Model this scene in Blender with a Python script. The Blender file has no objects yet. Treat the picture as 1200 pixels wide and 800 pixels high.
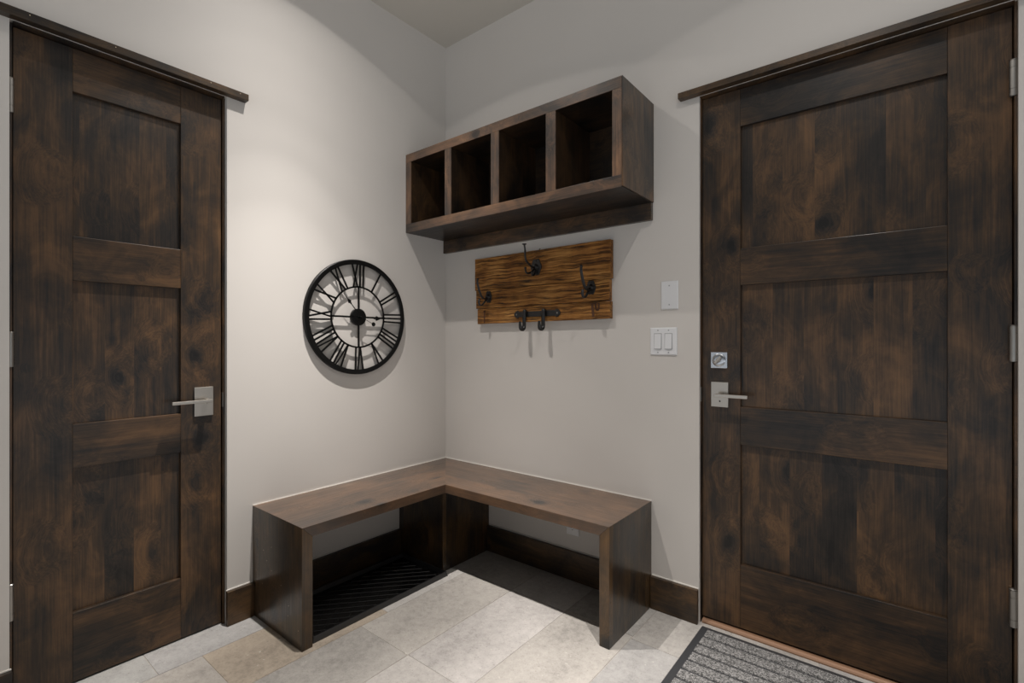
import bpy, bmesh, math, random
from mathutils import Vector, Matrix
random.seed(7)
S = bpy.context.scene
COL = S.collection
PI = math.pi

# ------------------------------------------------------------------ helpers
def link(o, parent=None):
    COL.objects.link(o)
    if parent is not None: o.parent = parent
    return o

def empty(name, loc, label=None, cat=None, group=None, kind=None):
    o = bpy.data.objects.new(name, None); o.empty_display_size = .05
    o.location = loc; link(o)
    if label: o['label'] = label
    if cat: o['category'] = cat
    if group: o['group'] = group
    if kind: o['kind'] = kind
    return o

def tag(o, label=None, cat=None, group=None, kind=None):
    if label: o['label'] = label
    if cat: o['category'] = cat
    if group: o['group'] = group
    if kind: o['kind'] = kind
    return o

def mesh_obj(name, bm, mat, parent=None, origin=None, smooth=False, bevel=0, seg=2):
    """bm is written in WORLD coordinates; the mesh is moved so that the object's origin is `origin`
    (or the parent's location)."""
    par = Vector(parent_world(parent)) if parent is not None else Vector((0, 0, 0))
    if origin is None:
        if parent is not None: origin = par
        else:
            vs = [v.co for v in bm.verts]
            origin = Vector(((min(v.x for v in vs)+max(v.x for v in vs))/2,
                             (min(v.y for v in vs)+max(v.y for v in vs))/2,
                             min(v.z for v in vs)))
    origin = Vector(origin)
    bmesh.ops.translate(bm, vec=-origin, verts=bm.verts)
    bmesh.ops.recalc_face_normals(bm, faces=bm.faces)
    me = bpy.data.meshes.new(name)
    bm.to_mesh(me); bm.free()
    mats = mat if isinstance(mat, (list, tuple)) else [mat]
    for m in mats: me.materials.append(m)
    if smooth:
        for p in me.polygons: p.use_smooth = True
        me.set_sharp_from_angle(angle=math.radians(40))
    o = bpy.data.objects.new(name, me)
    o.location = origin - par
    link(o, parent)
    if bevel:
        b = o.modifiers.new('bevel', 'BEVEL'); b.width = bevel; b.segments = seg
        b.limit_method = 'ANGLE'; b.angle_limit = math.radians(40)
    return o

def parent_world(p):
    v = Vector((0, 0, 0))
    while p is not None:
        v += p.location; p = p.parent
    return v

def box(bm, a, b, mi=0):
    x0, x1 = sorted((a[0], b[0])); y0, y1 = sorted((a[1], b[1])); z0, z1 = sorted((a[2], b[2]))
    vs = [bm.verts.new(c) for c in ((x0,y0,z0),(x1,y0,z0),(x1,y1,z0),(x0,y1,z0),(x0,y0,z1),(x1,y0,z1),(x1,y1,z1),(x0,y1,z1))]
    for f in ((0,3,2,1),(4,5,6,7),(0,1,5,4),(1,2,6,5),(2,3,7,6),(3,0,4,7)):
        fc = bm.faces.new([vs[i] for i in f]); fc.material_index = mi
    return vs

def B(*boxes):
    bm = bmesh.new()
    for a, b in boxes: box(bm, a, b)
    return bm

def frame_axes(n):
    n = Vector(n).normalized()
    t = Vector((0, 0, 1)) if abs(n.z) < .9 else Vector((1, 0, 0))
    u = t.cross(n).normalized(); v = n.cross(u)
    return u, v

def cyl(bm, c, axis, r, h, seg=32, r2=None):
    """cylinder from c along axis*h"""
    axis = Vector(axis).normalized(); u, v = frame_axes(axis); c = Vector(c)
    if r2 is None: r2 = r
    A = [bm.verts.new(c + u*math.cos(t)*r + v*math.sin(t)*r) for t in (2*PI*i/seg for i in range(seg))]
    Z = [bm.verts.new(c + axis*h + u*math.cos(t)*r2 + v*math.sin(t)*r2) for t in (2*PI*i/seg for i in range(seg))]
    bm.faces.new(A[::-1]); bm.faces.new(Z)
    for i in range(seg): bm.faces.new((A[i], A[(i+1) % seg], Z[(i+1) % seg], Z[i]))

def lathe(bm, c, axis, prof, seg=48, close=False):
    """prof: list of (radius, along)"""
    axis = Vector(axis).normalized(); u, v = frame_axes(axis); c = Vector(c)
    rings = []
    for r, h in prof:
        if r < 1e-6: rings.append([bm.verts.new(c + axis*h)])
        else: rings.append([bm.verts.new(c + axis*h + u*math.cos(2*PI*i/seg)*r + v*math.sin(2*PI*i/seg)*r) for i in range(seg)])
    n = len(rings)
    for k in range(n if close else n-1):
        a, b = rings[k], rings[(k+1) % n]
        for i in range(seg):
            j = (i+1) % seg
            if len(a) == 1: bm.faces.new((a[0], b[j], b[i]))
            elif len(b) == 1: bm.faces.new((a[i], a[j], b[0]))
            else: bm.faces.new((a[i], a[j], b[j], b[i]))

def sweep(bm, pts, radii, seg=10, flat=None, smoothn=4):
    """tube along pts (Catmull-Rom smoothed); flat = (axis vector, scale) squashes along that axis"""
    P = [Vector(p) for p in pts]
    if not isinstance(radii, (list, tuple)): radii = [radii]*len(P)
    if smoothn > 1 and len(P) > 2:
        Q, RR = [], []
        for i in range(len(P)-1):
            p0 = P[max(i-1, 0)]; p1 = P[i]; p2 = P[i+1]; p3 = P[min(i+2, len(P)-1)]
            for k in range(smoothn):
                t = k/smoothn
                Q.append(.5*((2*p1)+(p2-p0)*t+(2*p0-5*p1+4*p2-p3)*t*t+(3*p1-p0-3*p2+p3)*t**3))
                RR.append(radii[i]*(1-t)+radii[i+1]*t)
        Q.append(P[-1]); RR.append(radii[-1]); P, radii = Q, RR
    rings = []
    pu = None
    for i, p in enumerate(P):
        d = (P[min(i+1, len(P)-1)]-P[max(i-1, 0)]).normalized()
        if pu is None: u, v = frame_axes(d)
        else:
            u = (pu - d*pu.dot(d)).normalized(); v = d.cross(u)
        pu = u
        ring = []
        for k in range(seg):
            t = 2*PI*k/seg
            off = (u*math.cos(t)+v*math.sin(t))*radii[i]
            if flat:
                a = Vector(flat[0]).normalized(); off = off + a*off.dot(a)*(flat[1]-1)
            ring.append(bm.verts.new(p+off))
        rings.append(ring)
    for a, b in zip(rings, rings[1:]):
        for k in range(seg): bm.faces.new((a[k], a[(k+1) % seg], b[(k+1) % seg], b[k]))
    bm.faces.new(rings[0][::-1]); bm.faces.new(rings[-1])

def prism(bm, poly, tovec, d0, d1):
    """poly of 2D points -> tovec(u, v, depth)"""
    a = [bm.verts.new(tovec(u, v, d0)) for u, v in poly]
    b = [bm.verts.new(tovec(u, v, d1)) for u, v in poly]
    bm.faces.new(a); bm.faces.new(b[::-1])
    n = len(poly)
    for i in range(n): bm.faces.new((a[i], b[i], b[(i+1) % n], a[(i+1) % n]))

# ------------------------------------------------------------------ materials
class NT:
    def __init__(s, name):
        s.m = bpy.data.materials.new(name); s.m.use_nodes = True
        s.t = s.m.node_tree; s.t.nodes.clear()
        s.out = s.n('ShaderNodeOutputMaterial'); s.p = s.n('ShaderNodeBsdfPrincipled')
        s.l(s.p.outputs[0], s.out.inputs[0])
    def n(s, ty, **kw):
        nd = s.t.nodes.new(ty)
        for k, v in kw.items(): setattr(nd, k, v)
        return nd
    def l(s, a, b): s.t.links.new(a, b)
    def set(s, **kw):
        for k, v in kw.items(): s.p.inputs[k.replace('_', ' ')].default_value = v
    def math(s, op, a, b=None, c=None, clamp=False):
        nd = s.n('ShaderNodeMath', operation=op, use_clamp=clamp)
        for i, x in enumerate((a, b, c)):
            if x is None: continue
            if isinstance(x, (int, float)): nd.inputs[i].default_value = x
            else: s.l(x, nd.inputs[i])
        return nd.outputs[0]
    def vmath(s, op, a, b):
        nd = s.n('ShaderNodeVectorMath', operation=op)
        for i, x in enumerate((a, b)):
            if isinstance(x, (tuple, list)): nd.inputs[i].default_value = x
            elif x is not None: s.l(x, nd.inputs[i])
        return nd.outputs[0]
    def noise(s, vec, scale, detail=4, rough=.55, dist=0):
        nd = s.n('ShaderNodeTexNoise'); nd.inputs['Scale'].default_value = scale
        nd.inputs['Detail'].default_value = detail; nd.inputs['Roughness'].default_value = rough
        nd.inputs['Distortion'].default_value = dist
        s.l(vec, nd.inputs['Vector']); return nd.outputs['Fac']
    def ramp(s, fac, stops):
        nd = s.n('ShaderNodeValToRGB'); cr = nd.color_ramp
        while len(cr.elements) < len(stops): cr.elements.new(.5)
        for e, (p, c) in zip(cr.elements, stops):
            e.position = p; e.color = (c, c, c, 1) if isinstance(c, (int, float)) else (*c, 1)
        s.l(fac, nd.inputs[0]); return nd.outputs[0]
    def mix(s, fac, a, b, mode='MIX'):
        nd = s.n('ShaderNodeMix', data_type='RGBA', blend_type=mode)
        for sock, x in ((nd.inputs[0], fac), (nd.inputs[6], a), (nd.inputs[7], b)):
            if isinstance(x, (int, float)): sock.default_value = x
            elif isinstance(x, (tuple, list)): sock.default_value = (*x[:3], 1)
            else: s.l(x, sock)
        return nd.outputs[2]
    def bump(s, h, strength, dist):
        nd = s.n('ShaderNodeBump'); nd.inputs['Strength'].default_value = strength
        nd.inputs['Distance'].default_value = dist; s.l(h, nd.inputs['Height'])
        s.l(nd.outputs[0], s.p.inputs['Normal'])
    def coords(s, seeded=True):
        tc = s.n('ShaderNodeTexCoord').outputs['Object']
        if not seeded: return tc
        r = s.n('ShaderNodeObjectInfo').outputs['Random']
        cmb = s.n('ShaderNodeCombineXYZ')
        for i, k in enumerate((17., 29., 23.)): s.l(s.math('MULTIPLY', r, k), cmb.inputs[i])
        return s.vmath('ADD', tc, cmb.outputs[0])

def plain(name, col, rough=.5, metal=0, **kw):
    t = NT(name); t.set(Base_Color=(*col, 1), Roughness=rough, Metallic=metal, **kw); return t.m

def wood(name, grain, wide=None, stave=.1, tone=1.0, warm=1.08, rough=.38, coat=.14, contrast=1.):
    """dark stained knotty wood. grain / wide: axis letters (grain direction, board-width direction)"""
    t = NT(name); c = t.coords()
    gi = 'xyz'.index(grain)
    if wide:                                              # glued-up staves: each has its own tone and figure
        sep = t.n('ShaderNodeSeparateXYZ'); t.l(c, sep.inputs[0])
        w = sep.outputs['xyz'.index(wide)]
        fl = t.math('FLOOR', t.math('DIVIDE', w, stave))
        wn = t.n('ShaderNodeTexWhiteNoise', noise_dimensions='1D'); t.l(fl, wn.inputs['W'])
        st = wn.outputs['Value']
        cmb = t.n('ShaderNodeCombineXYZ'); t.l(t.math('MULTIPLY', st, 9.), cmb.inputs[gi])
        t.l(t.math('MULTIPLY', st, 5.), cmb.inputs[(gi+1) % 3])
        c = t.vmath('ADD', c, cmb.outputs[0])
    def stretch(v, a, g):
        return t.vmath('MULTIPLY', v, tuple(g if i == gi else a for i in range(3)))
    # irregular warp shared by knots and blotches
    wn3 = t.n('ShaderNodeTexNoise'); wn3.inputs['Scale'].default_value = 7.; wn3.inputs['Detail'].default_value = 4.
    t.l(c, wn3.inputs['Vector'])
    wv = t.vmath('SUBTRACT', wn3.outputs['Color'], (.5, .5, .5))
    ws = t.n('ShaderNodeVectorMath', operation='SCALE'); t.l(wv, ws.inputs[0]); ws.inputs[3].default_value = .07
    cw = t.vmath('ADD', c, ws.outputs[0])
    # knots: dark cores, grain swirling around them
    vo = t.n('ShaderNodeTexVoronoi'); vo.inputs['Scale'].default_value = 4.6
    t.l(stretch(cw, 1, .78), vo.inputs['Vector'])
    kd = vo.outputs['Distance']
    knot = t.ramp(kd, [(0, 1.), (.07, .9), (.11, .35), (.2, 0.)])
    halo = t.ramp(kd, [(.0, 1.), (.42, 0.)])
    sw = t.n('ShaderNodeCombineXYZ')
    for i in range(3):
        if i != gi: t.l(t.math('MULTIPLY', halo, .09), sw.inputs[i])
    cg = t.vmath('ADD', c, sw.outputs[0])
    grainf = t.noise(stretch(cg, 30, 1.7), 1., 6, .68, .5)
    fine = t.noise(stretch(cg, 210, 6), 1., 3, .6)
    blotch = t.noise(stretch(cw, 1, .6), 8.5, 5, .62, .6)
    big = t.noise(stretch(cw, 1, .6), 3.1, 2, .5)
    f = t.math('ADD', t.math('MULTIPLY', t.math('SUBTRACT', grainf, .5), .75), t.math('MULTIPLY', t.math('SUBTRACT', blotch, .5), 1.25))
    f = t.math('ADD', f, t.math('MULTIPLY', t.math('SUBTRACT', fine, .5), .60))
    f = t.math('ADD', f, t.math('MULTIPLY', t.math('SUBTRACT', big, .5), .9))
    if wide: f = t.math('ADD', f, t.math('MULTIPLY', t.math('SUBTRACT', st, .5), .20))
    f = t.math('ADD', t.math('MULTIPLY', f, 1.02*contrast), .5)
    f = t.math('SUBTRACT', f, t.math('MULTIPLY', knot, .45), clamp=True)
    k = tone; w = warm
    col = t.ramp(f, [(.06, (.0068*k, .0056*k, .0052*k)), (.30, (.019*k, .0145*k, .0118*k)), (.5, (.045*k, .0272*k, .0168*k/w)),
                     (.70, (.084*k, .046*k, .0245*k/w)), (.95, (.140*k, .074*k, .035*k/w))])
    t.l(col, t.p.inputs['Base Color'])
    t.l(t.ramp(fine, [(.3, rough+.08), (.7, rough-.04)]), t.p.inputs['Roughness'])
    t.set(Coat_Weight=coat, Coat_Roughness=.22, Specular_IOR_Level=.35)
    t.bump(t.math('ADD', t.math('MULTIPLY', grainf, .6), t.math('MULTIPLY', fine, .5)), .12, .002)
    return t.m

def paint(name, col, rough=.55):
    t = NT(name); tc = t.coords(False)
    n1 = t.noise(tc, 1.6, 3); n2 = t.noise(tc, 90, 3); n3 = t.noise(tc, 14, 4)
    c = t.mix(t.ramp(n1, [(.3, 0), (.7, 1)]), tuple(x*.975 for x in col), col)
    t.l(c, t.p.inputs['Base Color']); t.set(Roughness=rough, Specular_IOR_Level=.3)
    t.bump(t.math('ADD', t.math('MULTIPLY', n2, .35), t.math('MULTIPLY', n3, .6)), .10, .0025)
    return t.m

M = {}
M['wall'] = paint('wall_paint', (.60, .567, .532))
M['ceiling'] = paint('ceiling_paint', (.62, .585, .53))
for g in 'xyz': M['wood_'+g] = wood('stained_wood_'+g, g)
M['panel_L'] = wood('door_panel_wood_a', 'z', 'y', .085, 1.0)
M['panel_R'] = wood('door_panel_wood_b', 'z', 'x', .105, .92)
M['stile'] = wood('door_stile_wood', 'z', None, .1, .95, contrast=1.0)
M['rail_L'] = wood('door_rail_wood_a', 'y', None, .1, .85)
M['rail_R'] = wood('door_rail_wood_b', 'x', None, .1, .8)
M['bench_L'] = wood('bench_sheen_wood_a', 'y', 'x', .14, 1.85, warm=.98, rough=.34, coat=.7, contrast=.42)  # bench top copy of the wood, reflected sheen put into its lighter tone
M['bench_R'] = wood('bench_sheen_wood_b', 'x', 'y', .14, 1.85, warm=.98, rough=.34, coat=.7, contrast=.42)
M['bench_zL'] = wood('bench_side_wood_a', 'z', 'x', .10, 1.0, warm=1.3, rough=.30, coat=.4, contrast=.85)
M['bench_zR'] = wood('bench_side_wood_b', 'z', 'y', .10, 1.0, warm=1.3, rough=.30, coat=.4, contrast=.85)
M['shelf_x'] = wood('shelf_wood_x', 'x', None, .1, 1.25, rough=.38, coat=.4)
M['face_x'] = wood('shelf_lit_wood_x', 'x', None, .1, 2.3, warm=.95, rough=.34, coat=.6, contrast=.8)  # front edge copy of the shelf wood, lightened to carry reflected light
M['face_z'] = wood('shelf_lit_wood_z', 'z', None, .1, 2.3, warm=.95, rough=.34, coat=.6, contrast=.8)
M['shelf_in'] = wood('shelf_shaded_wood_x', 'x', None, .1, .6)  # interior copy of the same wood, cubby shade put into its tone
M['shelf_inz'] = wood('shelf_shaded_wood_z', 'z', None, .1, .6)
M['shelf_z'] = wood('shelf_wood_z', 'z', 'y', .1, 1.1, rough=.38, coat=.4)
M['base_x'] = wood('baseboard_wood_x', 'x', None, .1, 1.0, warm=1.2, contrast=.8)
M['base_y'] = wood('baseboard_wood_y', 'y', None, .1, 1.0, warm=1.2, contrast=.8)
M['caulk'] = plain('white_caulk', (.72, .69, .64), .5)
M['nickel'] = plain('satin_nickel', (.50, .465, .42), .36, 1)
M['chrome'] = plain('bright_chrome', (.50, .52, .55), .24, 1)
M['steel'] = plain('hinge_steel', (.36, .345, .325), .36, 1)
M['blackmetal'] = plain('black_metal', (.003, .003, .003), .45, 0, Specular_IOR_Level=.22)
M['iron'] = plain('dark_iron', (.040, .039, .039), .38, .75)
M['plastic'] = plain('white_plastic', (.70, .70, .71), .3)
M['slot'] = plain('outlet_slot', (.02, .02, .02), .5)
M['bronze'] = plain('bronze_sill', (.24, .135, .08), .5, .25)
M['rubber'] = plain('black_rubber', (.030, .031, .034), .5)
M['tray'] = plain('tray_rubber', (.0035, .0035, .004), .28)
M['dark'] = plain('dark_gap', (.004, .004, .004), .8)

def reclaimed():
    t = NT('reclaimed_wood'); c = t.coords()
    warp = t.noise(c, 6, 3)
    cw = t.n('ShaderNodeCombineXYZ'); t.l(t.math('MULTIPLY', t.math('SUBTRACT', warp, .5), .035), cw.inputs[2])
    c2 = t.vmath('ADD', c, cw.outputs[0])
    g = t.noise(t.vmath('MULTIPLY', c2, (3.2, 60, 120)), 1., 9, .8, .4)
    g2 = t.noise(t.vmath('MULTIPLY', c2, (9, 120, 190)), 1., 3, .6)
    bl = t.noise(c, 7, 4)
    groove = t.ramp(g, [(.40, 1.), (.47, .6), (.505, 0.)])
    f = t.math('ADD', t.math('MULTIPLY', g, .6), t.math('MULTIPLY', bl, .5)); f = t.math('ADD', f, t.math('MULTIPLY', g2, .15))
    col = t.ramp(f, [(.40, (.045, .016, .005)), (.52, (.18, .068, .014)), (.63, (.35, .148, .032)), (.78, (.52, .26, .075))])
    col = t.mix(t.math('MULTIPLY', groove, t.ramp(t.noise(c, 11, 3), [(.36, .25), (.6, 1.)])), col, (.014, .007, .003))
    t.l(col, t.p.inputs['Base Color']); t.set(Roughness=.5, Specular_IOR_Level=.3)
    t.bump(t.math('SUBTRACT', g, t.math('MULTIPLY', groove, .6)), .8, .004)
    return t.m
M['reclaimed'] = reclaimed()

def tile_mat():
    t = NT('limestone_tile'); c = t.coords(False)
    at = t.n('ShaderNodeAttribute', attribute_name='tone')
    off = t.vmath('SCALE', at.outputs['Vector'], None)
    off.node.inputs[3].default_value = 11.
    c = t.vmath('ADD', c, off)
    cl = t.n('ShaderNodeTexNoise'); cl.inputs['Scale'].default_value = 3.2; cl.inputs['Detail'].default_value = 6
    cl.inputs['Roughness'].default_value = .62
    t.l(t.vmath('MULTIPLY', c, (1.5, .6, 1)), cl.inputs['Vector'])
    mott = t.noise(c, 38, 6, .7); speck = t.noise(c, 170, 3, .7)
    v = t.math('ADD', t.math('MULTIPLY', cl.outputs['Fac'], .55), t.math('MULTIPLY', mott, .5))
    v = t.math('ADD', v, t.math('MULTIPLY', speck, .18))
    shade = t.ramp(v, [(.46, .66), (.57, .88), (.66, 1.0), (.80, 1.16)])
    col = t.mix(1., at.outputs['Color'], shade, 'MULTIPLY')
    pits = t.ramp(speck, [(.33, 1.), (.38, 0.)])
    chips = t.ramp(t.noise(c, 60, 2, .5), [(.72, 0.), (.77, .55)])
    col = t.mix(t.math('MULTIPLY', pits, .6), col, (.16, .14, .12))
    col = t.mix(chips, col, (.62, .59, .54))
    t.l(col, t.p.inputs['Base Color'])
    t.l(t.ramp(mott, [(.3, .52), (.7, .40)]), t.p.inputs['Roughness'])
    t.set(Specular_IOR_Level=.4)
    t.bump(t.math('SUBTRACT', mott, t.math('MULTIPLY', pits, .5)), .18, .002)
    return t.m
M['tile'] = tile_mat()
M['grout'] = plain('grout', (.33, .30, .27), .8)

def carpet_mat():
    t = NT('mat_carpet'); c = t.coords(False)
    n = t.noise(c, 330, 2, .8); n2 = t.noise(c, 150, 2, .6)
    v = t.math('ADD', t.math('MULTIPLY', n, .6), t.math('MULTIPLY', n2, .4))
    t.l(t.ramp(v, [(.40, (.03, .03, .03)), (.49, (.135, .133, .13)), (.58, (.37, .36, .355))]), t.p.inputs['Base Color'])
    t.set(Roughness=.95, Specular_IOR_Level=.1); t.bump(v, 1., .004)
    return t.m
M['carpet'] = carpet_mat()

# ------------------------------------------------------------------ room shell
CEIL = 2.94
WT = .14                      # wall thickness
# left wall plane x=0 (door opening y -1.857..-1.2284), right wall plane y=0 (opening x 1.5085..2.435)
LO = (-1.857, -1.2284); LZ = 2.168
RO = (1.5085, 2.435);   RZ = 2.176
YB, XB = -3.3, 3.7            # how far floor, ceiling and walls run on past the camera

def wall_mesh(rects, axis):
    """one clean mesh: front plane with the opening cut out, given thickness by solidify-like boxes welded"""
    bm = bmesh.new()
    for (a0, a1, z0, z1) in rects:
        if axis == 'x': box(bm, (0, a0, z0), (-WT, a1, z1))
        else: box(bm, (a0, 0, z0), (a1, WT, z1))
    return bm
o = mesh_obj('wall_left', wall_mesh([(YB, LO[0], 0, CEIL), (LO[1], WT, 0, CEIL), (LO[0], LO[1], LZ, CEIL)], 'x'), M['wall'])
tag(o, 'greige painted wall on the left with the clock and the narrower door', 'wall', kind='structure')
o = mesh_obj('wall_right', wall_mesh([(0, RO[0], 0, CEIL), (RO[1], XB, 0, CEIL), (RO[0], RO[1], RZ, CEIL)], 'y'), M['wall'])
tag(o, 'greige painted wall on the right with shelf, coat rack and wider door', 'wall', kind='structure')
o = mesh_obj('ceiling', B(((-WT, YB, CEIL), (XB, WT, CEIL+.08))), M['ceiling'])
tag(o, 'plain painted ceiling meeting both walls above the cubby shelf', 'ceiling', kind='structure')

# floor: limestone planks 0.298 x 0.615 laid along y, each one its own tone
def floor():
    bm = bmesh.new(); tone = bm.loops.layers.float_color.new('tone')
    g = .0011
    box(bm, (-WT, YB, -.06), (XB, WT, -.0015), 1)
    for f in bm.faces:
        for l in f.loops: l[tone] = (.3, .28, .25, 1)
    edges = [-.155, .143, .4375, .7335, 1.030, 1.3345]
    while edges[-1] < XB: edges.append(edges[-1]+.298)
    joints = {0: -1.505, 1: -1.37, 2: -.89, 3: -.8874, 4: -.872, 5: -.890}
    pal = [(.47, .445, .405), (.50, .475, .435), (.44, .42, .385), (.475, .44, .39), (.48, .46, .43)]
    fixed = {(1, 0): (.455, .385, .30), (0, 0): (.47, .455, .43), (0, 1): (.44, .43, .40), (1, 1): (.47, .435, .385),
             (2, 0): (.455, .425, .38), (2, 1): (.43, .405, .365), (3, 0): (.515, .485, .45), (3, 1): (.51, .48, .44),
             (4, 0): (.465, .435, .39), (5, 0): (.45, .435, .41), (5, 1): (.46, .435, .39)}
    rnd = random.Random(3)
    for i in range(len(edges)-1):
        j0 = joints.get(i, -.62 - rnd.random()*.5)
        n = 0
        ys = [j0 + .615*k for k in range(-8, 8)]
        for k, y0 in enumerate(ys):
            y1 = y0+.615
            if y1 < YB or y0 > WT: continue
            y0c, y1c = max(y0, YB), min(y1, WT)
            x0c, x1c = max(edges[i], -WT), min(edges[i+1], XB)
            idx = round((j0 - y0)/.615)           # 0: the tile whose lower joint is j0 (towards the wall)
            c = fixed.get((i, idx))
            if c is None:
                c = rnd.choice(pal); r = .96+.08*rnd.random(); c = tuple(x*r for x in c)
            nf = len(bm.faces)
            e = .0006
            vs = [bm.verts.new(q) for q in ((x0c+g+e, y0c+g+e, 0), (x1c-g-e, y0c+g+e, 0), (x1c-g-e, y1c-g-e, 0), (x0c+g+e, y1c-g-e, 0),
                                            (x0c+g, y0c+g, -.0014), (x1c-g, y0c+g, -.0014), (x1c-g, y1c-g, -.0014), (x0c+g, y1c-g, -.0014))]
            fs = [bm.faces.new(vs[:4])]
            for a in range(4): fs.append(bm.faces.new((vs[a+4], vs[(a+1) % 4+4], vs[(a+1) % 4], vs[a])))
            for f in fs:
                for l in f.loops: l[tone] = (c[0]*.79, c[1]*.79, c[2]*.81, 1)
    return bm
o = mesh_obj('floor', floor(), [M['tile'], M['grout']], origin=(0, 0, 0))
tag(o, 'beige and grey limestone plank tile floor', 'floor', kind='structure')

# ------------------------------------------------------------------ baseboards
BH, BT = .14, .02
def baseboard(name, a, b, axis, label):
    if axis == 'y': bm = B(((.0005, a, 0.0005), (BT, b, BH)))
    else: bm = B(((a, -.0005, 0.0005), (b, -BT, BH)))
    o = mesh_obj(name, bm, M['base_'+axis], bevel=.0015)
    tag(o, label, 'baseboard', kind='structure')
    cb = bmesh.new(); r = .004
    if axis == 'y': box(cb, (.0004, a+.001, BH+.0001), (r, b-.001, BH+r))
    else: box(cb, (a+.001, -.0004, BH+.0001), (b-.001, -r, BH+r))
    mesh_obj('caulk_bead', cb, M['caulk'], o, origin=parent_world(o))
    return o
baseboard('baseboard_left', -1.2335, -1.128, 'y', 'short dark wood baseboard between the left door and the bench')
baseboard('baseboard_under_left', -1.082, -.352, 'y', 'dark wood baseboard behind the boot tray under the bench')
baseboard('baseboard_far_left', -3.29, -1.852, 'y', 'dark wood baseboard left of the left door')
baseboard('baseboard_right', 1.3045, 1.506, 'x', 'short dark wood baseboard between the bench and the right door')
baseboard('baseboard_under_right', .352, 1.259, 'x', 'dark wood baseboard under the right arm of the bench')
baseboard('baseboard_far_right', 2.437, 3.69, 'x', 'dark wood baseboard right of the right door')

# ------------------------------------------------------------------ doors
def lerp(a, b, t): return a+(b-a)*t
def hinge(parent, pos, z0, z1, out, r=.0062):
    """knuckle hinge; `out` = unit vector out of the door face"""
    out = Vector(out); side = Vector((0, 0, 1)).cross(out)
    bm = bmesh.new(); p = Vector(pos); h = z1-z0
    fr = [0, .2, .5, .8, 1]
    for a, b in ((0, .2), (.2, .8), (.8, 1)):
        cyl(bm, p+Vector((0, 0, z0+h*a+.0006)), (0, 0, 1), r, h*(b-a)-.0012, 20)
    cyl(bm, p+Vector((0, 0, z0-.001)), (0, 0, 1), r*.82, h+.002, 16)
    lathe(bm, p+Vector((0, 0, z1)), (0, 0, 1), [(r*.9, 0), (r*1.05, .002), (r*.8, .004), (0, .0045)], 16)
    o = mesh_obj('hinge', bm, M['steel'], parent, smooth=True)
    return o

def door_left():
    X = -.03; y0, y1 = -1.846, -1.240; z0, z1 = .006, 2.160
    d = empty('door_1', (X-.02, (y0+y1)/2, 0), 'narrow dark knotty wood three panel door on the left wall, lever on its right edge', 'door', kind='structure')
    sl, sr = -1.7033, -1.3836
    mesh_obj('stile', B(((X, y0, z0), (X-.04, sl, z1))), M['stile'], d, bevel=.0008)
    mesh_obj('stile', B(((X, sr, z0), (X-.04, y1, z1))), M['stile'], d, origin=(X, sr, z0), bevel=.0008)
    rails = [(2.013, z1), (1.371, 1.522), (.732, .882), (z0, .2405)]
    for a, b in rails: mesh_obj('rail', B(((X, sl+.0002, a), (X-.04, sr-.0002, b))), M['rail_L'], d, origin=(X, sl, a), bevel=.0018)
    for (a, b) in ((1.522, 2.013), (.882, 1.371), (.2405, .732)):
        mesh_obj('panel', B(((X-.016, sl+.0002, a+.0002), (X-.03, sr-.0002, b-.0002))), M['panel_L'], d, origin=(X, sl, a))
    # frame around the leaf
    bm = B(((-.020, LO[1]-.0003, 0.0005), (-.12, y1+.0030, LZ-.0003)), ((-.020, LO[0]+.0003, 0.0005), (-.12, y0-.0030, LZ-.0003)),
           ((-.002, y0-.003, z1+.0028), (-.12, y1+.003, LZ-.0003)),
           ((X-.044, y0-.004, .0005), (X-.06, y0+.012, LZ-.001)), ((X-.044, y1-.012, .0005), (X-.06, y1+.004, LZ-.001)), ((X-.044, y0-.003, z1-.012), (X-.06, y1+.003, LZ-.001)))
    mesh_obj('door_frame', bm, M['wood_z'], d)
    bm = B(((-.125, LO[0]+.002, .001), (-.135, LO[1]-.002, LZ-.002))); mesh_obj('backing', bm, M['dark'], d)
    for a, b in ((1.884, 1.99), (1.084, 1.19), (.285, .396)): hinge(d, (X+.0095, y0-.0065, 0), a, b, (1, 0, 0), .0082)
    # strike plate on the frame
    bm = bmesh.new(); box(bm, (-.0195, y1+.0025, .895), (-.045, y1+.0045, .955)); mesh_obj('strike_plate', bm, M['steel'], d)
    # lever set
    ya, yb, za, zb = -1.3394, -1.2717, .866, .981
    bm = B(((X+.0003, ya, za), (X+.009, yb, zb)))
    h = mesh_obj('door_handle', bm, M['nickel'], d, bevel=.0012)
    tag(h, 'satin nickel lever on a tall rectangular plate')
    bm = bmesh.new(); cy, cz = -1.300, .9275
    cyl(bm, (X+.009, cy, cz), (1, 0, 0), .0105, .036, 24)
    mesh_obj('neck', bm, M['nickel'], h, smooth=True)
    bm = B(((X+.041, -1.428, cz-.0055), (X+.054, cy+.012, cz+.0065)))
    mesh_obj('lever', bm, M['nickel'], h, bevel=.0015)
    return d
door_left()

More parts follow.
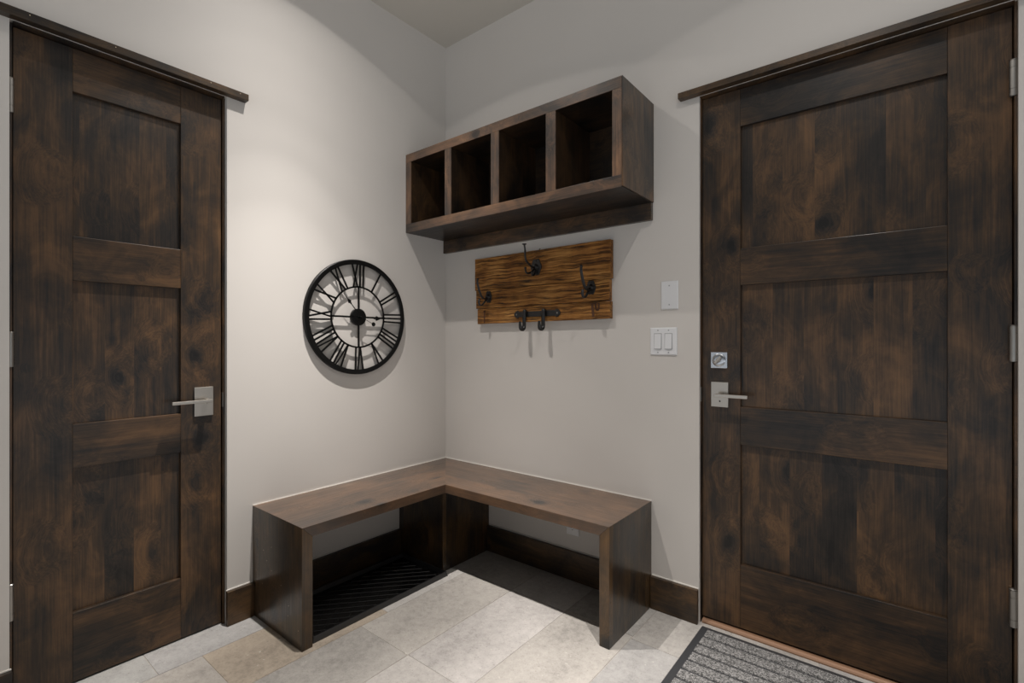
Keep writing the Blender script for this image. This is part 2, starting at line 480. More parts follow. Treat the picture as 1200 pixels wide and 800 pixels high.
def door_right():
    Y = .030; x0, x1 = 1.5120, 2.4255; z0, z1 = .022, 2.171
    d = empty('door_2', ((x0+x1)/2, Y+.02, 0), 'wide dark knotty wood three panel door on the right wall with lever and deadbolt', 'door', kind='structure')
    sl, sr = 1.6593, 2.2794
    mesh_obj('stile', B(((x0, Y, z0), (sl, Y+.044, z1))), M['stile'], d, origin=(x0, Y, z0), bevel=.0008)
    mesh_obj('stile', B(((sr, Y, z0), (x1, Y+.044, z1))), M['stile'], d, origin=(sr, Y, z0), bevel=.0008)
    for a, b in [(2.0225, z1), (1.3885, 1.5355), (.752, .904), (z0, .274)]:
        mesh_obj('rail', B(((sl+.0002, Y, a), (sr-.0002, Y+.044, b))), M['rail_R'], d, origin=(sl, Y, a), bevel=.0018)
    for a, b in ((1.5355, 2.0225), (.904, 1.3885), (.274, .752)):
        mesh_obj('panel', B(((sl+.0002, Y+.016, a+.0002), (sr-.0002, Y+.03, b-.0002))), M['panel_R'], d, origin=(sl, Y, a))
    bm = B(((RO[0]+.0003, .012, 0.0005), (x0-.0016, .12, RZ-.0003)), ((RO[1]-.0003, .012, 0.0005), (x1+.0026, .12, RZ-.0003)),
           ((x0-.0026, .002, z1+.0028), (x1+.0026, .12, RZ-.0003)),
           ((x0-.003, Y+.048, .0005), (x0+.012, Y+.06, RZ-.001)), ((x1-.012, Y+.048, .0005), (x1+.003, Y+.06, RZ-.001)), ((x0, Y+.048, z1-.012), (x1, Y+.06, RZ-.001)))
    mesh_obj('door_frame', bm, M['wood_z'], d)
    mesh_obj('backing', B(((RO[0]+.002, .125, .001), (RO[1]-.002, .135, RZ-.002))), M['dark'], d)
    # rounded bronze threshold under the leaf
    bm = bmesh.new(); x_a, x_b = RO[0]+.006, RO[1]-.006
    prof = [(.0125, .0005), (.0125, .005), (.016, .0100), (.023, .0135), (.034, .0150), (.11, .015), (.11, .0005)]
    prism(bm, prof, lambda u, v, dd: Vector((dd, u, v)), x_a, x_b)
    s = mesh_obj('threshold', bm, M['bronze'], d); tag(s, 'copper coloured rounded threshold strip')
    for a, b in ((1.897, 2.003), (1.104, 1.209), (.31, .42)): hinge(d, (x1+.001, Y-.0125, 0), a, b, (0, -1, 0), .0100)
    mesh_obj('strike_plate', B(((x0-.0040, .0115, .915), (x0-.0008, .028, .975))), M['steel'], d)
    # lever
    bm = B(((1.5490, Y-.0003, .8975), (1.6158, Y-.009, .9985)))
    h = mesh_obj('door_handle', bm, M['nickel'], d, bevel=.0012); tag(h, 'satin nickel lever on a rectangular plate')
    cx, cz = 1.5855, .9475
    bm = bmesh.new(); cyl(bm, (cx, Y-.009, cz), (0, -1, 0), .0105, .036, 24); mesh_obj('neck', bm, M['nickel'], h, smooth=True)
    mesh_obj('lever', B(((cx-.012, Y-.041, cz-.0065), (1.6975, Y-.054, cz+.0065))), M['nickel'], h, bevel=.0015)
    bm = bmesh.new(); lathe(bm, (1.5835, Y-.009, .921), (0, -1, 0), [(0.0035, 0), (.0035, .0008), (0, .001)], 16)
    mesh_obj('screw', bm, M['iron'], h)
    # deadbolt
    bm = B(((1.5480, Y-.0003, 1.0555), (1.6125, Y-.010, 1.1205)))
    k = mesh_obj('deadbolt', bm, M['chrome'], d, bevel=.0015); tag(k, 'square chrome deadbolt plate with a thumb turn')
    bm = bmesh.new(); c = (1.5802, Y-.010, 1.088)
    lathe(bm, c, (0, -1, 0), [(.0265, 0), (.0265, .003), (.023, .0055), (.014, .006), (0, .006)], 40)
    mesh_obj('collar', bm, M['chrome'], k, smooth=True)
    bm = bmesh.new()
    cyl(bm, (c[0], c[1]-.006, c[2]), (0, -1, 0), .0085, .010, 20)
    tt = bmesh.new()
    vs = box(bm, (-.0175, -.012, -.005), (.0175, 0, .005))
    bmesh.ops.rotate(bm, verts=vs, cent=(0, 0, 0), matrix=Matrix.Rotation(math.radians(-48), 3, 'Y'))
    bmesh.ops.translate(bm, verts=vs, vec=(c[0], c[1]-.012, c[2])); tt.free()
    mesh_obj('thumb_turn', bm, M['nickel'], k, bevel=.002, smooth=False)
    return d
door_right()

# projecting head boards over the doors
o = mesh_obj('trim_1', B(((.0005, -2.12, 2.1685), (.034, -1.1565, 2.195))), M['base_y'], bevel=.0015)
tag(o, 'dark wood head board running over the left door', 'door trim', kind='structure')
NF = plain('nail_fill', (.55, .45, .33), .5)
for y in (-1.19, -1.30, -1.60, -1.815):
    bm = bmesh.new(); cyl(bm, (.034, y, 2.186), (1, 0, 0), .0016, .0005, 10); mesh_obj('nail_head', bm, NF, o)
o = mesh_obj('trim_2', B(((1.4305, -.0005, 2.1765), (2.56, -.034, 2.2005))), M['base_x'], bevel=.0015)
tag(o, 'dark wood head board running over the right door', 'door trim', kind='structure')

# ------------------------------------------------------------------ corner bench
def bench():
    t = empty('corner_bench', (.02, -.02, 0), 'L shaped dark wood waterfall bench filling the corner', 'bench')
    ZT, ZB = .4635, .4215
    XF, YF = .412, -.394       # front edges of the two arms
    YE, XE = -1.127, 1.3025    # outer ends
    TH = .0425
    e = .0015
    # top: two arms mitred at the inside corner
    bm = bmesh.new()
    prism(bm, [(e, -e), (XF, YF), (XF, YE+TH), (e, YE+TH)], lambda u, v, d: Vector((u, v, d)), ZB, ZT)
    for v in bm.verts:
        if v.co.z > ZT-.001 and abs(v.co.y-(YE+TH)) < .001: v.co.y = YE+.0003
    mesh_obj('bench_top', bm, M['bench_L'], t, bevel=.0012)
    bm = bmesh.new()
    prism(bm, [(e, -e), (XE-TH, -e), (XE-TH, YF), (XF, YF)], lambda u, v, d: Vector((u, v, d)), ZB, ZT)
    for v in bm.verts:
        if v.co.z > ZT-.001 and abs(v.co.x-(XE-TH)) < .001: v.co.x = XE-.0003
    mesh_obj('bench_top', bm, M['bench_R'], t, bevel=.0012)
    bm = bmesh.new()
    prism(bm, [(YE, .0005), (YE+TH, .0005), (YE+TH, ZB-.0003), (YE, ZT-.0003)], lambda u, v, d: Vector((d, u, v)), e, XF)
    mesh_obj('end_panel', bm, M['bench_zL'], t, bevel=.001)
    bm = bmesh.new()
    prism(bm, [(XE, .0005), (XE-TH, .0005), (XE-TH, ZB-.0003), (XE, ZT-.0003)], lambda u, v, d: Vector((u, d, v)), YF, -e)
    mesh_obj('end_panel', bm, M['bench_zR'], t, bevel=.001)
    c = .350
    mesh_obj('corner_panel', B(((e, -c, .0005), (c, -c+.02, ZB-.0003))), M['bench_zL'], t, bevel=.001)
    mesh_obj('corner_panel', B(((c-.02, -c+.0203, .0005), (c, -e, ZB-.0003))), M['bench_zR'], t, bevel=.001)
    bm = B(((.0003, YE, ZT+.0001), (.0035, -.0035, ZT+.0035)), ((.0003, -.0003, ZT+.0001), (XE, -.0035, ZT+.0035)))
    mesh_obj('caulk_bead', bm, M['caulk'], t)
    for x, z in ((.10, .30), (.13, .265), (.17, .33), (.17, .235), (.09, .16), (.31, .14), (.305, .10), (.385, .07), (.25, .2)):
        bm = bmesh.new(); cyl(bm, (x, YE, z), (0, -1, 0), .0016, .0004, 8)
        mesh_obj('nail_head', bm, bpy.data.materials['nail_fill'], t)
bench()

# ------------------------------------------------------------------ boot tray
def boot_tray():
    t = empty('boot_tray', (.21, -.72, 0), 'shallow black rubber boot tray under the left arm of the bench', 'boot tray')
    x0, x1, y0, y1 = .045, .397, -1.074, -.362
    bm = bmesh.new()
    box(bm, (x0+.012, y0+.012, .0015), (x1-.012, y1-.012, .005))
    mesh_obj('tray_base', bm, M['tray'], t)
    # raised rolled rim
    prof = [(0, .0008), (0.003, .018), (.004, .0235), (.010, .0235), (.012, .018), (.016, .005), (.016, .0008)]
    bm = bmesh.new()
    path = [(x0, y0), (x1, y0), (x1, y1), (x0, y1)]
    rings = []
    for (cx, cy), (sx, sy) in zip(path, ((1, 1), (-1, 1), (-1, -1), (1, -1))):
        rings.append([bm.verts.new((cx+sx*u, cy+sy*u, v)) for u, v in prof])
    for i in range(4):
        a, b = rings[i], rings[(i+1) % 4]
        for k in range(len(prof)): bm.faces.new((a[k], b[k], b[(k+1) % len(prof)], a[(k+1) % len(prof)]))
    mesh_obj('rim', bm, plain('rim_rubber', (.012, .012, .013), .30, Specular_IOR_Level=.8), t, bevel=.001)
    # diamond tread ridges
    bm = bmesh.new(); X0, X1, Y0, Y1 = x0+.04, x1-.035, y0+.035, y1-.035
    s = .045; L = (X1-X0)
    k = -12
    for sgn in (1, -1):
        c = Y0 - L*1.2
        while c < Y1 + L*1.2:
            # line y = c + sgn*(x-X0)*1.15
            xa, xb = X0, X1; sl = sgn*1.15
            ya, yb = c, c+sl*L
            pts = []
            if sl > 0:
                if ya < Y0: xa = X0+(Y0-c)/sl
                if yb > Y1: xb = X0+(Y1-c)/sl
            else:
                if ya > Y1: xa = X0+(Y1-c)/sl
                if yb < Y0: xb = X0+(Y0-c)/sl
            if xb-xa > .01 and xa >= X0-1e-6 and xb <= X1+1e-6:
                A = Vector((xa, c+sl*(xa-X0), 0)); Bv = Vector((xb, c+sl*(xb-X0), 0))
                dn = (Bv-A).normalized(); nn = Vector((-dn.y, dn.x, 0))*.0014
                vs = [bm.verts.new(q) for q in (A-nn+Vector((0,0,.005)), Bv-nn+Vector((0,0,.005)), Bv+nn+Vector((0,0,.005)), A+nn+Vector((0,0,.005)),
                                                A+Vector((0,0,.0068)), Bv+Vector((0,0,.0068)))]
                for f in ((0,1,5,4), (2,3,4,5), (0,4,3), (1,2,5), (0,3,2,1)): bm.faces.new([vs[i] for i in f])
            c += s*1.35
    mesh_obj('tread', bm, plain('tread_rubber', (.014, .0135, .013), .5), t)
boot_tray()

# ------------------------------------------------------------------ door mat
def door_mat():
    t = empty('door_mat', (1.98, -.33, 0), 'ribbed grey carpet mat with black rubber border by the right door', 'door mat')
    x0, x1, y1, y0 = 1.524, 2.44, -.016, -.63
    bm = bmesh.new(); prof = [(0, .0004), (.004, .0045), (.030, .0062), (.030, .0004)]
    rings = []
    for (cx, cy), (sx, sy) in zip([(x0, y0), (x1, y0), (x1, y1), (x0, y1)], ((1, 1), (-1, 1), (-1, -1), (1, -1))):
        k = 1
        rings.append([bm.verts.new((cx+sx*u, cy+sy*u*.75, v)) for u, v in prof])
    for i in range(4):
        a, b = rings[i], rings[(i+1) % 4]
        for k in range(len(prof)): bm.faces.new((a[k], b[k], b[(k+1) % len(prof)], a[(k+1) % len(prof)]))
    mesh_obj('border', bm, M['rubber'], t)
    mesh_obj('backing', B(((x0+.028, y0+.02, .001), (x1-.028, y1-.02, .0045))), M['rubber'], t)
    bm = bmesh.new(); y = y1-.0235; p = .0600
    while y-.050 > y0+.02:
        prof2 = [(0, .0045), (.001, .0082), (.005, .0092), (.0445, .0092), (.0490, .0082), (.0500, .0045)]
        prism(bm, prof2, lambda u, v, d, y=y: Vector((d, y-u, v)), x0+.031, x1-.031)
        y -= p
    mesh_obj('carpet_rib', bm, M['carpet'], t)
door_mat()

# ------------------------------------------------------------------ cubby shelf
def cubby():
    t = empty('cubby_shelf', (.655, -.002, 1.695), 'dark wood wall shelf with four open cubbies', 'shelf')
    W, D, z0, z1 = 1.309, .305, 1.770, 2.203
    F = -D; e = .0012; G = F+.005
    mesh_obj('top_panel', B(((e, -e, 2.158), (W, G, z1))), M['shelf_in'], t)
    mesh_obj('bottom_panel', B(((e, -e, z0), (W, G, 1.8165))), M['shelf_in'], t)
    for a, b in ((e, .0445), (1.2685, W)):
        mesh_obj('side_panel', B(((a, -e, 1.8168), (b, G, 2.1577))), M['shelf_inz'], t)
    mesh_obj('end_skin', B(((W+.0002, -e, z0+.003), (W+.004, F+.001, z1))), M['shelf_z'], t, bevel=.0006)
    for a, b in ((.313, .360), (.630, .680), (.949, 1.000)):
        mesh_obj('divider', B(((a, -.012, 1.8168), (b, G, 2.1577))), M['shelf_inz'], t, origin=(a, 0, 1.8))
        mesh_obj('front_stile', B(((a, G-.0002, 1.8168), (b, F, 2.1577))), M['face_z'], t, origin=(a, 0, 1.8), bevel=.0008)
    for a, b in ((e, .0445), (1.2685, W)):
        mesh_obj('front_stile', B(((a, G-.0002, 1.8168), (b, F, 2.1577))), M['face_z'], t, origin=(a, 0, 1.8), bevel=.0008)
    for a, b in ((z0, 1.8165), (2.158, z1)):
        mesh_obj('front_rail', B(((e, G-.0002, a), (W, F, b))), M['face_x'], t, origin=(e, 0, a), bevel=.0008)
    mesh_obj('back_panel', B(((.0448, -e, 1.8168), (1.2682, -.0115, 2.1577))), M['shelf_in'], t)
    mesh_obj('mounting_rail', B(((e, -e, 1.6945), (W, -.021, z0-.0003))), M['shelf_x'], t, bevel=.001)
cubby()

# ------------------------------------------------------------------ coat rack
def coat_rack():
    t = empty('coat_rack', (.695, -.002, 1.27), 'reclaimed brown wood board with black iron coat hooks under the cubby shelf', 'coat rack')
    F = -.030
    rnd = random.Random(11)
    def plank(x0, x1, zb0, zb1, zt0, zt1):
        """slightly ragged plank; bottom z at left/right, top z at left/right"""
        bm = bmesh.new(); N = 40
        poly = []
        for i in range(N+1):
            f = i/N; poly.append((lerp(x0, x1, f), lerp(zb0, zb1, f)+(rnd.random()-.5)*.0018))
        for i in range(N, -1, -1):
            f = i/N; poly.append((lerp(x0, x1, f), lerp(zt0, zt1, f)+(rnd.random()-.5)*.0018))
        prism(bm, poly, lambda u, v, d: Vector((u, d, v)), -.002, F)
        o = mesh_obj('plank', bm, M['reclaimed'], t, origin=(x0, 0, zb0), bevel=.0015)
        return o
    plank(.270, 1.118, 1.4525, 1.4555, 1.629, 1.6345)
    plank(.279, 1.1115, 1.3500, 1.3540, 1.4500, 1.4530)
    plank(.290, 1.1150, 1.2640, 1.2705, 1.3470, 1.3510)
    # rust marks left by former fittings
    st = plain('rust_stain', (.075, .026, .008), .7)
    bm = bmesh.new()
    def strip(pts, w=.006):
        for (xa, za), (xb, zb) in zip(pts, pts[1:]):
            dx, dz = xb-xa, zb-za; L = math.hypot(dx, dz); nx, nz = -dz/L*w/2, dx/L*w/2
            prism(bm, [(xa+nx, za+nz), (xb+nx, zb+nz), (xb-nx, zb-nz), (xa-nx, za-nz)], lambda u, v, d: Vector((u, d, v)), F-.0001, F-.0006)
    strip([(1.022, 1.345), (1.030, 1.280)], .013)
    strip([(1.026, 1.341), (1.050, 1.347)], .006)
    strip([(1.040, 1.345), (1.043, 1.318), (1.050, 1.309), (1.058, 1.316), (1.058, 1.345)], .010)
    mesh_obj('rust_mark', bm, st, t); bm = bmesh.new()
    strip([(.335, 1.330), (.350, 1.336)], .008); strip([(.344, 1.336), (.342, 1.268)], .010)
    mesh_obj('rust_mark', bm, st, t)
    def hook(x, zc, upper, lowers, pr=(.032, .042), cap=False, r=.0048, blade=False):
        h = None
        bm = bmesh.new()   # scalloped round back plate
        n = 40; poly = []
        for i in range(n):
            a = 2*PI*i/n; rr = 1+.07*math.cos(6*a)
            poly.append((x+math.cos(a)*pr[0]*rr, zc+math.sin(a)*pr[1]*rr))
        prism(bm, poly, lambda u, v, d: Vector((u, d, v)), F-.0003, F-.006)
        h = mesh_obj('hook', bm, M['iron'], t, bevel=.0015)
        tag(h, 'black iron double coat hook')
        bm = bmesh.new(); lathe(bm, (x, F-.005, zc), (0, -1, 0), [(.016, 0), (.013, .007), (.008, .014), (0, .016)], 24)
        for s_ in (-1, 1): lathe(bm, (x, F-.005, zc+s_*pr[1]*.7), (0, -1, 0), [(.0045, 0), (.004, .0025), (0, .003)], 12)
        mesh_obj('boss', bm, M['iron'], h, smooth=True)
        bm = bmesh.new()
        P = [(x, -d, z) for d, z in upper]
        R_ = [r*(1.25-.35*i/(len(P)-1)) for i in range(len(P))]
        sweep(bm, P, R_, 10, flat=((1, 0, 0), 1.5) if blade else None, smoothn=5)
        if cap: lathe(bm, (x, -upper[-1][0], upper[-1][1]-.003), (0, 0, 1), [(.004, 0), (.011, .0035), (.012, .0065), (0, .0075)], 20)
        else:
            bmesh.ops.create_uvsphere(bm, u_segments=14, v_segments=8, radius=r*1.45, matrix=Matrix.Translation(P[-1]))
        mesh_obj('prong', bm, M['iron'], h, smooth=True)
        for lo in lowers:
            bm = bmesh.new(); dx = lo[0]
            P = [(x+dx*i/(len(lo[1])-1), -d, z) for i, (d, z) in enumerate(lo[1])]
            sweep(bm, P, r*.95, 10, flat=((1, 0, 0), 1.6) if blade else None, smoothn=5)
            bmesh.ops.create_uvsphere(bm, u_segments=14, v_segments=8, radius=r*1.4, matrix=Matrix.Translation(P[-1]))
            mesh_obj('prong', bm, M['iron'], h, smooth=True)
    # middle hook high on the board
    hook(.700, 1.545, [(.034, 1.545), (.060, 1.540), (.085, 1.548), (.108, 1.560), (.121, 1.572), (.126, 1.595), (.127, 1.618), (.133, 1.645)],
         [(-.012, [(.040, 1.540), (.065, 1.520), (.088, 1.508), (.104, 1.508), (.110, 1.520), (.108, 1.532)]),
          (.006, [(.038, 1.532), (.050, 1.508), (.064, 1.498), (.076, 1.503), (.078, 1.514)])], cap=True)
    up = lambda zc: [(.034, zc+.005), (.060, zc-.012), (.085, zc-.006), (.104, zc+.018), (.116, zc+.045), (.124, zc+.070), (.122, zc+.090)]
    lo = lambda zc: [(.036, zc-.004), (.060, zc-.022), (.078, zc-.040), (.094, zc-.050), (.108, zc-.045), (.113, zc-.030), (.109, zc-.020)]
    hook(1.019, 1.418, up(1.418), [(0, lo(1.418))], pr=(.024, .034), blade=True)
    hook(.376, 1.411, up(1.411), [(0, lo(1.411))], pr=(.022, .033), blade=True, r=.0042)
    # strap rail with two J hooks
    xa, xb, zc, hh = .566, .838, 1.3065, .0145
    poly = []
    def end(sx, x):
        return [(x+sx*.030, zc-hh), (x+sx*.020, zc-.0135), (x+sx*.0165, zc-.0215), (x+sx*.004, zc-.0165), (x-sx*.0045, zc-.010), (x-sx*.010, zc),
                (x-sx*.0045, zc+.010), (x+sx*.004, zc+.0165), (x+sx*.0165, zc+.0215), (x+sx*.020, zc+.0135), (x+sx*.030, zc+hh)]
    poly = end(1, xa)[::-1] + end(-1, xb)
    poly = [(u, v) for u, v in poly]
    bm = bmesh.new(); prism(bm, poly, lambda u, v, d: Vector((u, d, v)), F-.0003, F-.0055)
    rail = mesh_obj('hook_rail', bm, M['iron'], t, bevel=.0012); tag(rail, 'flat black iron strap carrying two J shaped hooks')
    for x in (xa+.008, xb-.008):
        bm = bmesh.new(); lathe(bm, (x, F-.0055, zc), (0, -1, 0), [(.0045, 0), (.004, .002), (0, .0026)], 14)
        mesh_obj('screw', bm, M['steel'], rail)
    for x in (.634, .754):
        bm = bmesh.new()
        P = [(.0375, 1.3195), (.041, 1.325), (.046, 1.322), (.048, 1.305), (.048, 1.280), (.048, 1.250), (.053, 1.233), (.064, 1.226), (.076, 1.232), (.082, 1.248), (.0825, 1.268)]
        R_ = [.0058, .0066, .0070, .0070, .0070, .0074, .0082, .0086, .0076, .0056, .0040]
        sweep(bm, [(x, -d, z) for d, z in P], R_, 12, flat=((1, 0, 0), 1.5), smoothn=5)
        # collar that wraps the strap
        box(bm, (x-.010, F-.0006, zc-.0155), (x+.010, F-.0095, zc+.0155))
        mesh_obj('j_hook', bm, M['iron'], rail, smooth=True)
    bm = bmesh.new(); sweep(bm, [(.708, -.016, 1.628), (.708, -.016, 1.637), (.714, -.016, 1.640)], .002, 8, smoothn=3)
    mesh_obj('hanger_nail', bm, M['iron'], t, smooth=True)
coat_rack()

# ------------------------------------------------------------------ wall clock
def wall_clock():
    cy, cz = -.6185, 1.288; R = .2885
    t = empty('wall_clock', (.0, cy, cz-R), 'round black skeleton clock with open roman numerals on the left wall', 'clock')
    C = Vector((0, cy, cz))
    XF = .022
    # u = tangential to the viewer's right (+y), v = up
    def W(u, v, d): return Vector((d, cy+u, cz+v))
    bm = bmesh.new()
    lathe(bm, C, (1, 0, 0), [(R-.004, .0015), (R, .0035), (R, XF-.003), (R-.003, XF), (R-.021, XF), (R-.024, XF-.002), (R-.024, XF-.006), (R-.005, XF-.007), (R-.0055, .0015)], 96, close=True)
    mesh_obj('rim', bm, M['blackmetal'], t, smooth=True)
    ri = .152
    bm = bmesh.new()
    lathe(bm, C, (1, 0, 0), [(ri-.0042, XF-.006), (ri+.0042, XF-.006), (ri+.0042, XF-.002), (ri-.0042, XF-.002)], 96, close=True)
    mesh_obj('inner_ring', bm, M['blackmetal'], t, smooth=True)
    w = .0088; d0, d1 = XF-.006, XF-.002
    r0, r1 = ri-.001, R-.0215
    def bar(bm, a, b, wd=w):
        """a, b in (u, v) clock-face coordinates"""
        dx, dy = b[0]-a[0], b[1]-a[1]; L = math.hypot(dx, dy); nx, ny = -dy/L*wd/2, dx/L*wd/2
        prism(bm, [(a[0]+nx, a[1]+ny), (b[0]+nx, b[1]+ny), (b[0]-nx, b[1]-ny), (a[0]-nx, a[1]-ny)], W, d0, d1)
    roman = ['I', 'II', 'III', 'IIII', 'V', 'VI', 'VII', 'VIII', 'IX', 'X', 'XI', 'XII']
    GW = {'I': .020, 'V': .034, 'X': .036}
    for hnum, s in enumerate(roman, 1):
        th = math.radians(30*hnum)
        ru = (math.sin(th), math.cos(th)); tu = (math.cos(th), -math.sin(th))   # radial (outwards), clockwise tangent
        total = sum(GW[c] for c in s); x = -total/2
        bm = bmesh.new()
        def pt(q, r):
            # strokes fan slightly with the radius
            q2 = q*(r/((r0+r1)/2))**.35
            rr = math.sqrt(max(r*r-q2*q2, 0))
            return (ru[0]*rr+tu[0]*q2, ru[1]*rr+tu[1]*q2)
        for c in s:
            m = x+GW[c]/2
            if c == 'I': bar(bm, pt(m, r0), pt(m, r1))
            elif c == 'V':
                bar(bm, pt(m, r0), pt(m-.014, r1)); bar(bm, pt(m, r0), pt(m+.014, r1), w*.8)
            else:
                bar(bm, pt(m-.014, r0), pt(m+.014, r1), w*.85); bar(bm, pt(m+.014, r0), pt(m-.014, r1))
            x += GW[c]
        mesh_obj('numeral', bm, M['blackmetal'], t)
    # four spokes
    for a in range(4):
        th = a*PI/2; bm = bmesh.new()
        bar(bm, (math.sin(th)*.03, math.cos(th)*.03), (math.sin(th)*ri, math.cos(th)*ri), .009)
        mesh_obj('spoke', bm, M['blackmetal'], t)
    bm = bmesh.new()
    lathe(bm, C, (1, 0, 0), [(0, .004), (.041, .004), (.0425, .006), (.0425, XF-.001), (.040, XF), (0, XF)], 48)
    mesh_obj('hub', bm, M['blackmetal'], t, smooth=True)
    # hands
    def hand(name, ang, length, spade_r, tail, d, sw, ball=.011, bend=0):
        th = math.radians(ang); ru = (math.sin(th), math.cos(th)); tu = (math.cos(th), -math.sin(th))
        f = lambda q, r: (ru[0]*r+tu[0]*q, ru[1]*r+tu[1]*q)
        bm = bmesh.new()
        tl = 0 if bend else tail
        out = [f(-.0022, -tl), f(-.0022, spade_r-sw*1.5), f(-sw*.5, spade_r-sw*1.1), f(-.0025, spade_r-sw*.8), f(-sw, spade_r-sw*.2), f(-sw*.75, spade_r+sw*.6), f(-.0015, spade_r+sw*1.8), f(-.0008, length),
               f(.0008, length), f(.0015, spade_r+sw*1.8), f(sw*.75, spade_r+sw*.6), f(sw, spade_r-sw*.2), f(.0025, spade_r-sw*.8), f(sw*.5, spade_r-sw*1.1), f(.0022, spade_r-sw*1.5), f(.0022, -tl)]
        prism(bm, out, W, d, d+.0016)
        tb = math.radians(ang+180+bend); c = (math.sin(tb)*tail, math.cos(tb)*tail)
        if bend: bar2 = [(-.001*math.cos(tb), .001*math.sin(tb)), (c[0]-.001*math.cos(tb), c[1]+.001*math.sin(tb)), (c[0]+.001*math.cos(tb), c[1]-.001*math.sin(tb)), (.001*math.cos(tb), -.001*math.sin(tb))]; prism(bm, bar2, W, d+.0001, d+.0015)
        lathe(bm, W(c[0], c[1], d), (1, 0, 0), [(0, 0), (ball, 0), (ball, .0016), (0, .0016)], 24)
        mesh_obj(name, bm, M['blackmetal'], t)
    hand('hour_hand', 92, .140, .100, .046, .028, .0125, .010)
    hand('minute_hand', -41, .150, .098, .082, .038, .010, .011, bend=-24)
    bm = bmesh.new(); lathe(bm, C, (1, 0, 0), [(.006, XF), (.006, .043), (.004, .0445), (0, .045)], 20)
    o = mesh_obj('center_pin', bm, M['blackmetal'], t, smooth=True)
wall_clock()

# ------------------------------------------------------------------ switch plates and outlet
def plate(bm, x0, x1, z0, z1, th=.006):
    b = .004
    pts0 = [(x0, z0), (x1, z0), (x1, z1), (x0, z1)]; pts1 = [(x0+b, z0+b), (x1-b, z0+b), (x1-b, z1-b), (x0+b, z1-b)]
    a = [bm.verts.new((u, -.0003, v)) for u, v in pts0]; m = [bm.verts.new((u, -th*.5, v)) for u, v in pts0]; c = [bm.verts.new((u, -th, v)) for u, v in pts1]
    bm.faces.new(a); bm.faces.new(c)
    for p, q in ((a, m), (m, c)):
        for i in range(4): bm.faces.new((p[i], p[(i+1) % 4], q[(i+1) % 4], q[i]))
def screws(pts, parent):
    for x, z in pts:
        bm = bmesh.new(); lathe(bm, (x, -.006, z), (0, -1, 0), [(.0032, 0), (.0026, .0012), (0, .0014)], 14)
        mesh_obj('screw', bm, M['screw'], parent)
M['screw'] = plain('painted_screw', (.36, .36, .37), .4)
t = empty('blank_wall_plate', (1.383, 0, 1.302), 'single blank white wall plate above the light switches', 'wall plate')
bm = bmesh.new(); plate(bm, 1.3458, 1.4212, 1.302, 1.4235); mesh_obj('plate', bm, M['plastic'], t)
screws([(1.3835, 1.4035), (1.3835, 1.322)], t)
t = empty('light_switch', (1.357, 0, 1.105), 'double rocker white light switch between coat rack and right door', 'light switch')
bm = bmesh.new(); plate(bm, 1.2975, 1.4165, 1.105, 1.2245); mesh_obj('plate', bm, M['plastic'], t)
for cx in (1.3335, 1.3805):
    bm = bmesh.new(); za, zb = 1.131, 1.199; w = .0165
    prism(bm, [(-.0068, za+.002), (-.0115, za+.002), (-.0075, zb-.002), (-.0068, zb-.002)], lambda u, v, d: Vector((d, u, v)), cx-w+.002, cx+w-.002)
    mesh_obj('rocker', bm, M['plastic'], t)
    bm = B(((cx-w-.0008, -.0058, za-.0008), (cx+w+.0008, -.0064, zb+.0008))); mesh_obj('rocker_gap', bm, M['screw'], t)
screws([(x, z) for x in (1.3335, 1.3805) for z in (1.2125, 1.117)], t)
t = empty('power_outlet', (.900, 0, .216), 'white power outlet low on the wall under the bench', 'power outlet')
bm = bmesh.new(); plate(bm, .8645, .9355, .2155, .330); mesh_obj('plate', bm, M['plastic'], t)
for zc in (.252, .294):
    bm = bmesh.new(); n = 24
    poly = [(.900+max(-.0145, min(.0145, math.cos(2*PI*i/n)*.017)), zc+math.sin(2*PI*i/n)*.0165) for i in range(n)]
    prism(bm, poly, lambda u, v, d: Vector((u, d, v)), -.0058, -.0078)
    s = mesh_obj('socket', bm, M['plastic'], t)
    bm = B(((.892, -.0079, zc-.002), (.8935, -.0083, zc+.006)), ((.9065, -.0079, zc-.002), (.908, -.0083, zc+.006)), ((.898, -.0079, zc-.0105), (.902, -.0083, zc-.0065)))
    mesh_obj('slot', bm, M['slot'], s)

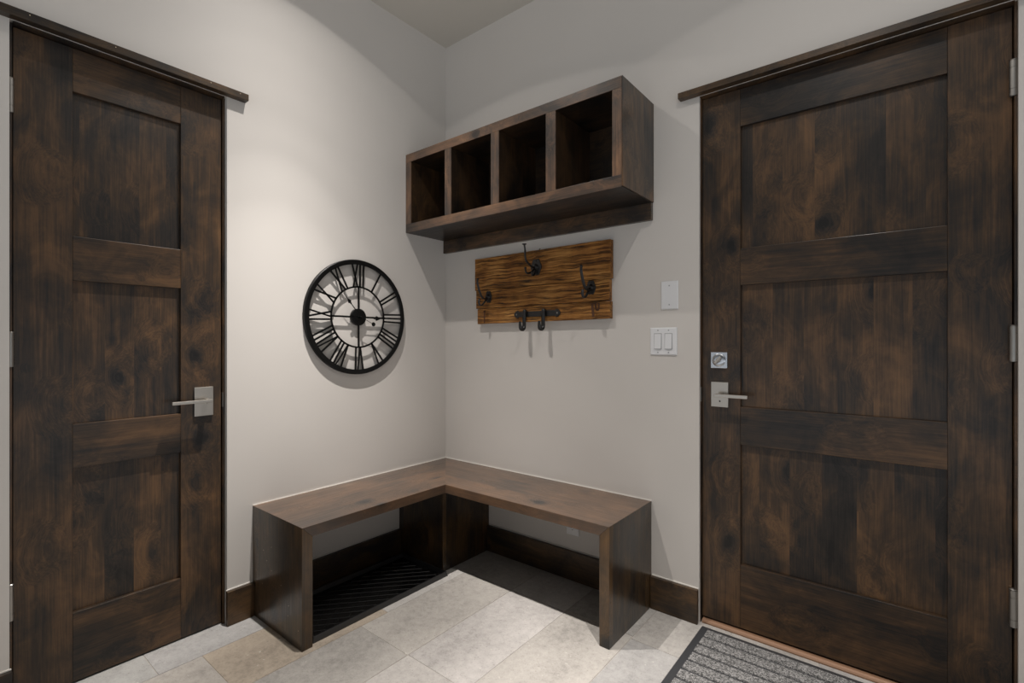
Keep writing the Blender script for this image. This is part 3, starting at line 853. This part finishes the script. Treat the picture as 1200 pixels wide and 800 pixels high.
# ------------------------------------------------------------------ lights: recessed cans in the ceiling
def downlight(x, y, watts, color, spec=1.):
    t = empty('recessed_downlight', (x, y, CEIL-.01), None, None)
    bm = bmesh.new(); lathe(bm, (x, y, CEIL), (0, 0, -1), [(.045, .0005), (.078, .0005), (.080, .003), (.074, .006), (.048, .008), (.045, .006)], 48, close=True)
    mesh_obj('trim_ring', bm, M['plastic'], t, smooth=True)
    bm = bmesh.new(); lathe(bm, (x, y, CEIL), (0, 0, -1), [(0, .0015), (.044, .0015), (.044, .003), (0, .003)], 32)
    lm = NT('lamp_lens'); lm.set(Base_Color=(.8, .8, .8, 1), Emission_Color=(*color, 1), Emission_Strength=6.)
    mesh_obj('lamp_lens', bm, lm.m, t)
    L = bpy.data.lights.new('downlight_beam', 'SPOT'); L.energy = watts; L.color = color
    L.spot_size = math.radians(136); L.spot_blend = .03; L.shadow_soft_size = .012
    L.use_nodes = True; nt = L.node_tree; em = nt.nodes['Emission']
    tc = nt.nodes.new('ShaderNodeTexCoord'); sp = nt.nodes.new('ShaderNodeSeparateXYZ'); ab = nt.nodes.new('ShaderNodeMath'); ab.operation = 'ABSOLUTE'
    nt.links.new(tc.outputs['Normal'], sp.inputs[0]); nt.links.new(sp.outputs[2], ab.inputs[0])
    cr = nt.nodes.new('ShaderNodeValToRGB'); nt.links.new(ab.outputs[0], cr.inputs[0])
    stops = SPOT_PROFILE
    while len(cr.color_ramp.elements) < len(stops): cr.color_ramp.elements.new(.5)
    for e, (a, v) in zip(cr.color_ramp.elements, stops): e.position = math.cos(math.radians(a)); e.color = (v, v, v, 1)
    nt.links.new(cr.outputs[0], em.inputs['Strength'])
    o = bpy.data.objects.new('downlight_beam', L); o.location = (0, 0, -.003); link(o, t)
    t['label'] = 'round white recessed ceiling light shining down' ; t['category'] = 'ceiling light'; t['group'] = 'recessed ceiling lights'
    return t
SPOT_PROFILE = [(68, .005), (52, .020), (44, .034), (37, .055), (31, .095), (26, .20), (20, .46), (14, .70), (8, .42), (0, .38)]
LX = {'A': (.55, -1.03), 'B': (1.98, -1.0)}
downlight(*LX['A'], 550, (1., .952, .905))
downlight(*LX['B'], 550, (1., .952, .905))

w = bpy.data.worlds.new('World'); S.world = w; w.use_nodes = True
bg = w.node_tree.nodes['Background']; wt = w.node_tree
# added fill light: bright low down to lift the upper walls, dim high up
tc = wt.nodes.new('ShaderNodeTexCoord'); sp = wt.nodes.new('ShaderNodeSeparateXYZ'); mr = wt.nodes.new('ShaderNodeMapRange')
wt.links.new(tc.outputs['Generated'], sp.inputs[0]); wt.links.new(sp.outputs[2], mr.inputs[0])
mr.interpolation_type = 'SMOOTHSTEP'
mr.inputs[1].default_value = -.12; mr.inputs[2].default_value = .10; mr.inputs[3].default_value = .96; mr.inputs[4].default_value = .10
wt.links.new(mr.outputs[0], bg.inputs[1]); bg.inputs[0].default_value = (.93, .965, 1.0, 1)

# ------------------------------------------------------------------ camera
cam = bpy.data.cameras.new('camera'); cam.sensor_width = 36; cam.sensor_fit = 'HORIZONTAL'
cam.lens = 576.877/1200*36; cam.shift_y = 1.15/1200; cam.clip_start = .02
co = bpy.data.objects.new('camera', cam); link(co)
co.location = (2.18005, -2.07096, 1.16)
yaw = .67717
co.rotation_euler = (PI/2, 0, yaw)
S.camera = co

S.view_settings.view_transform = 'Standard'; S.view_settings.look = 'None'
S.view_settings.gamma = 1; S.view_settings.use_curve_mapping = False
S.view_settings.exposure = .10
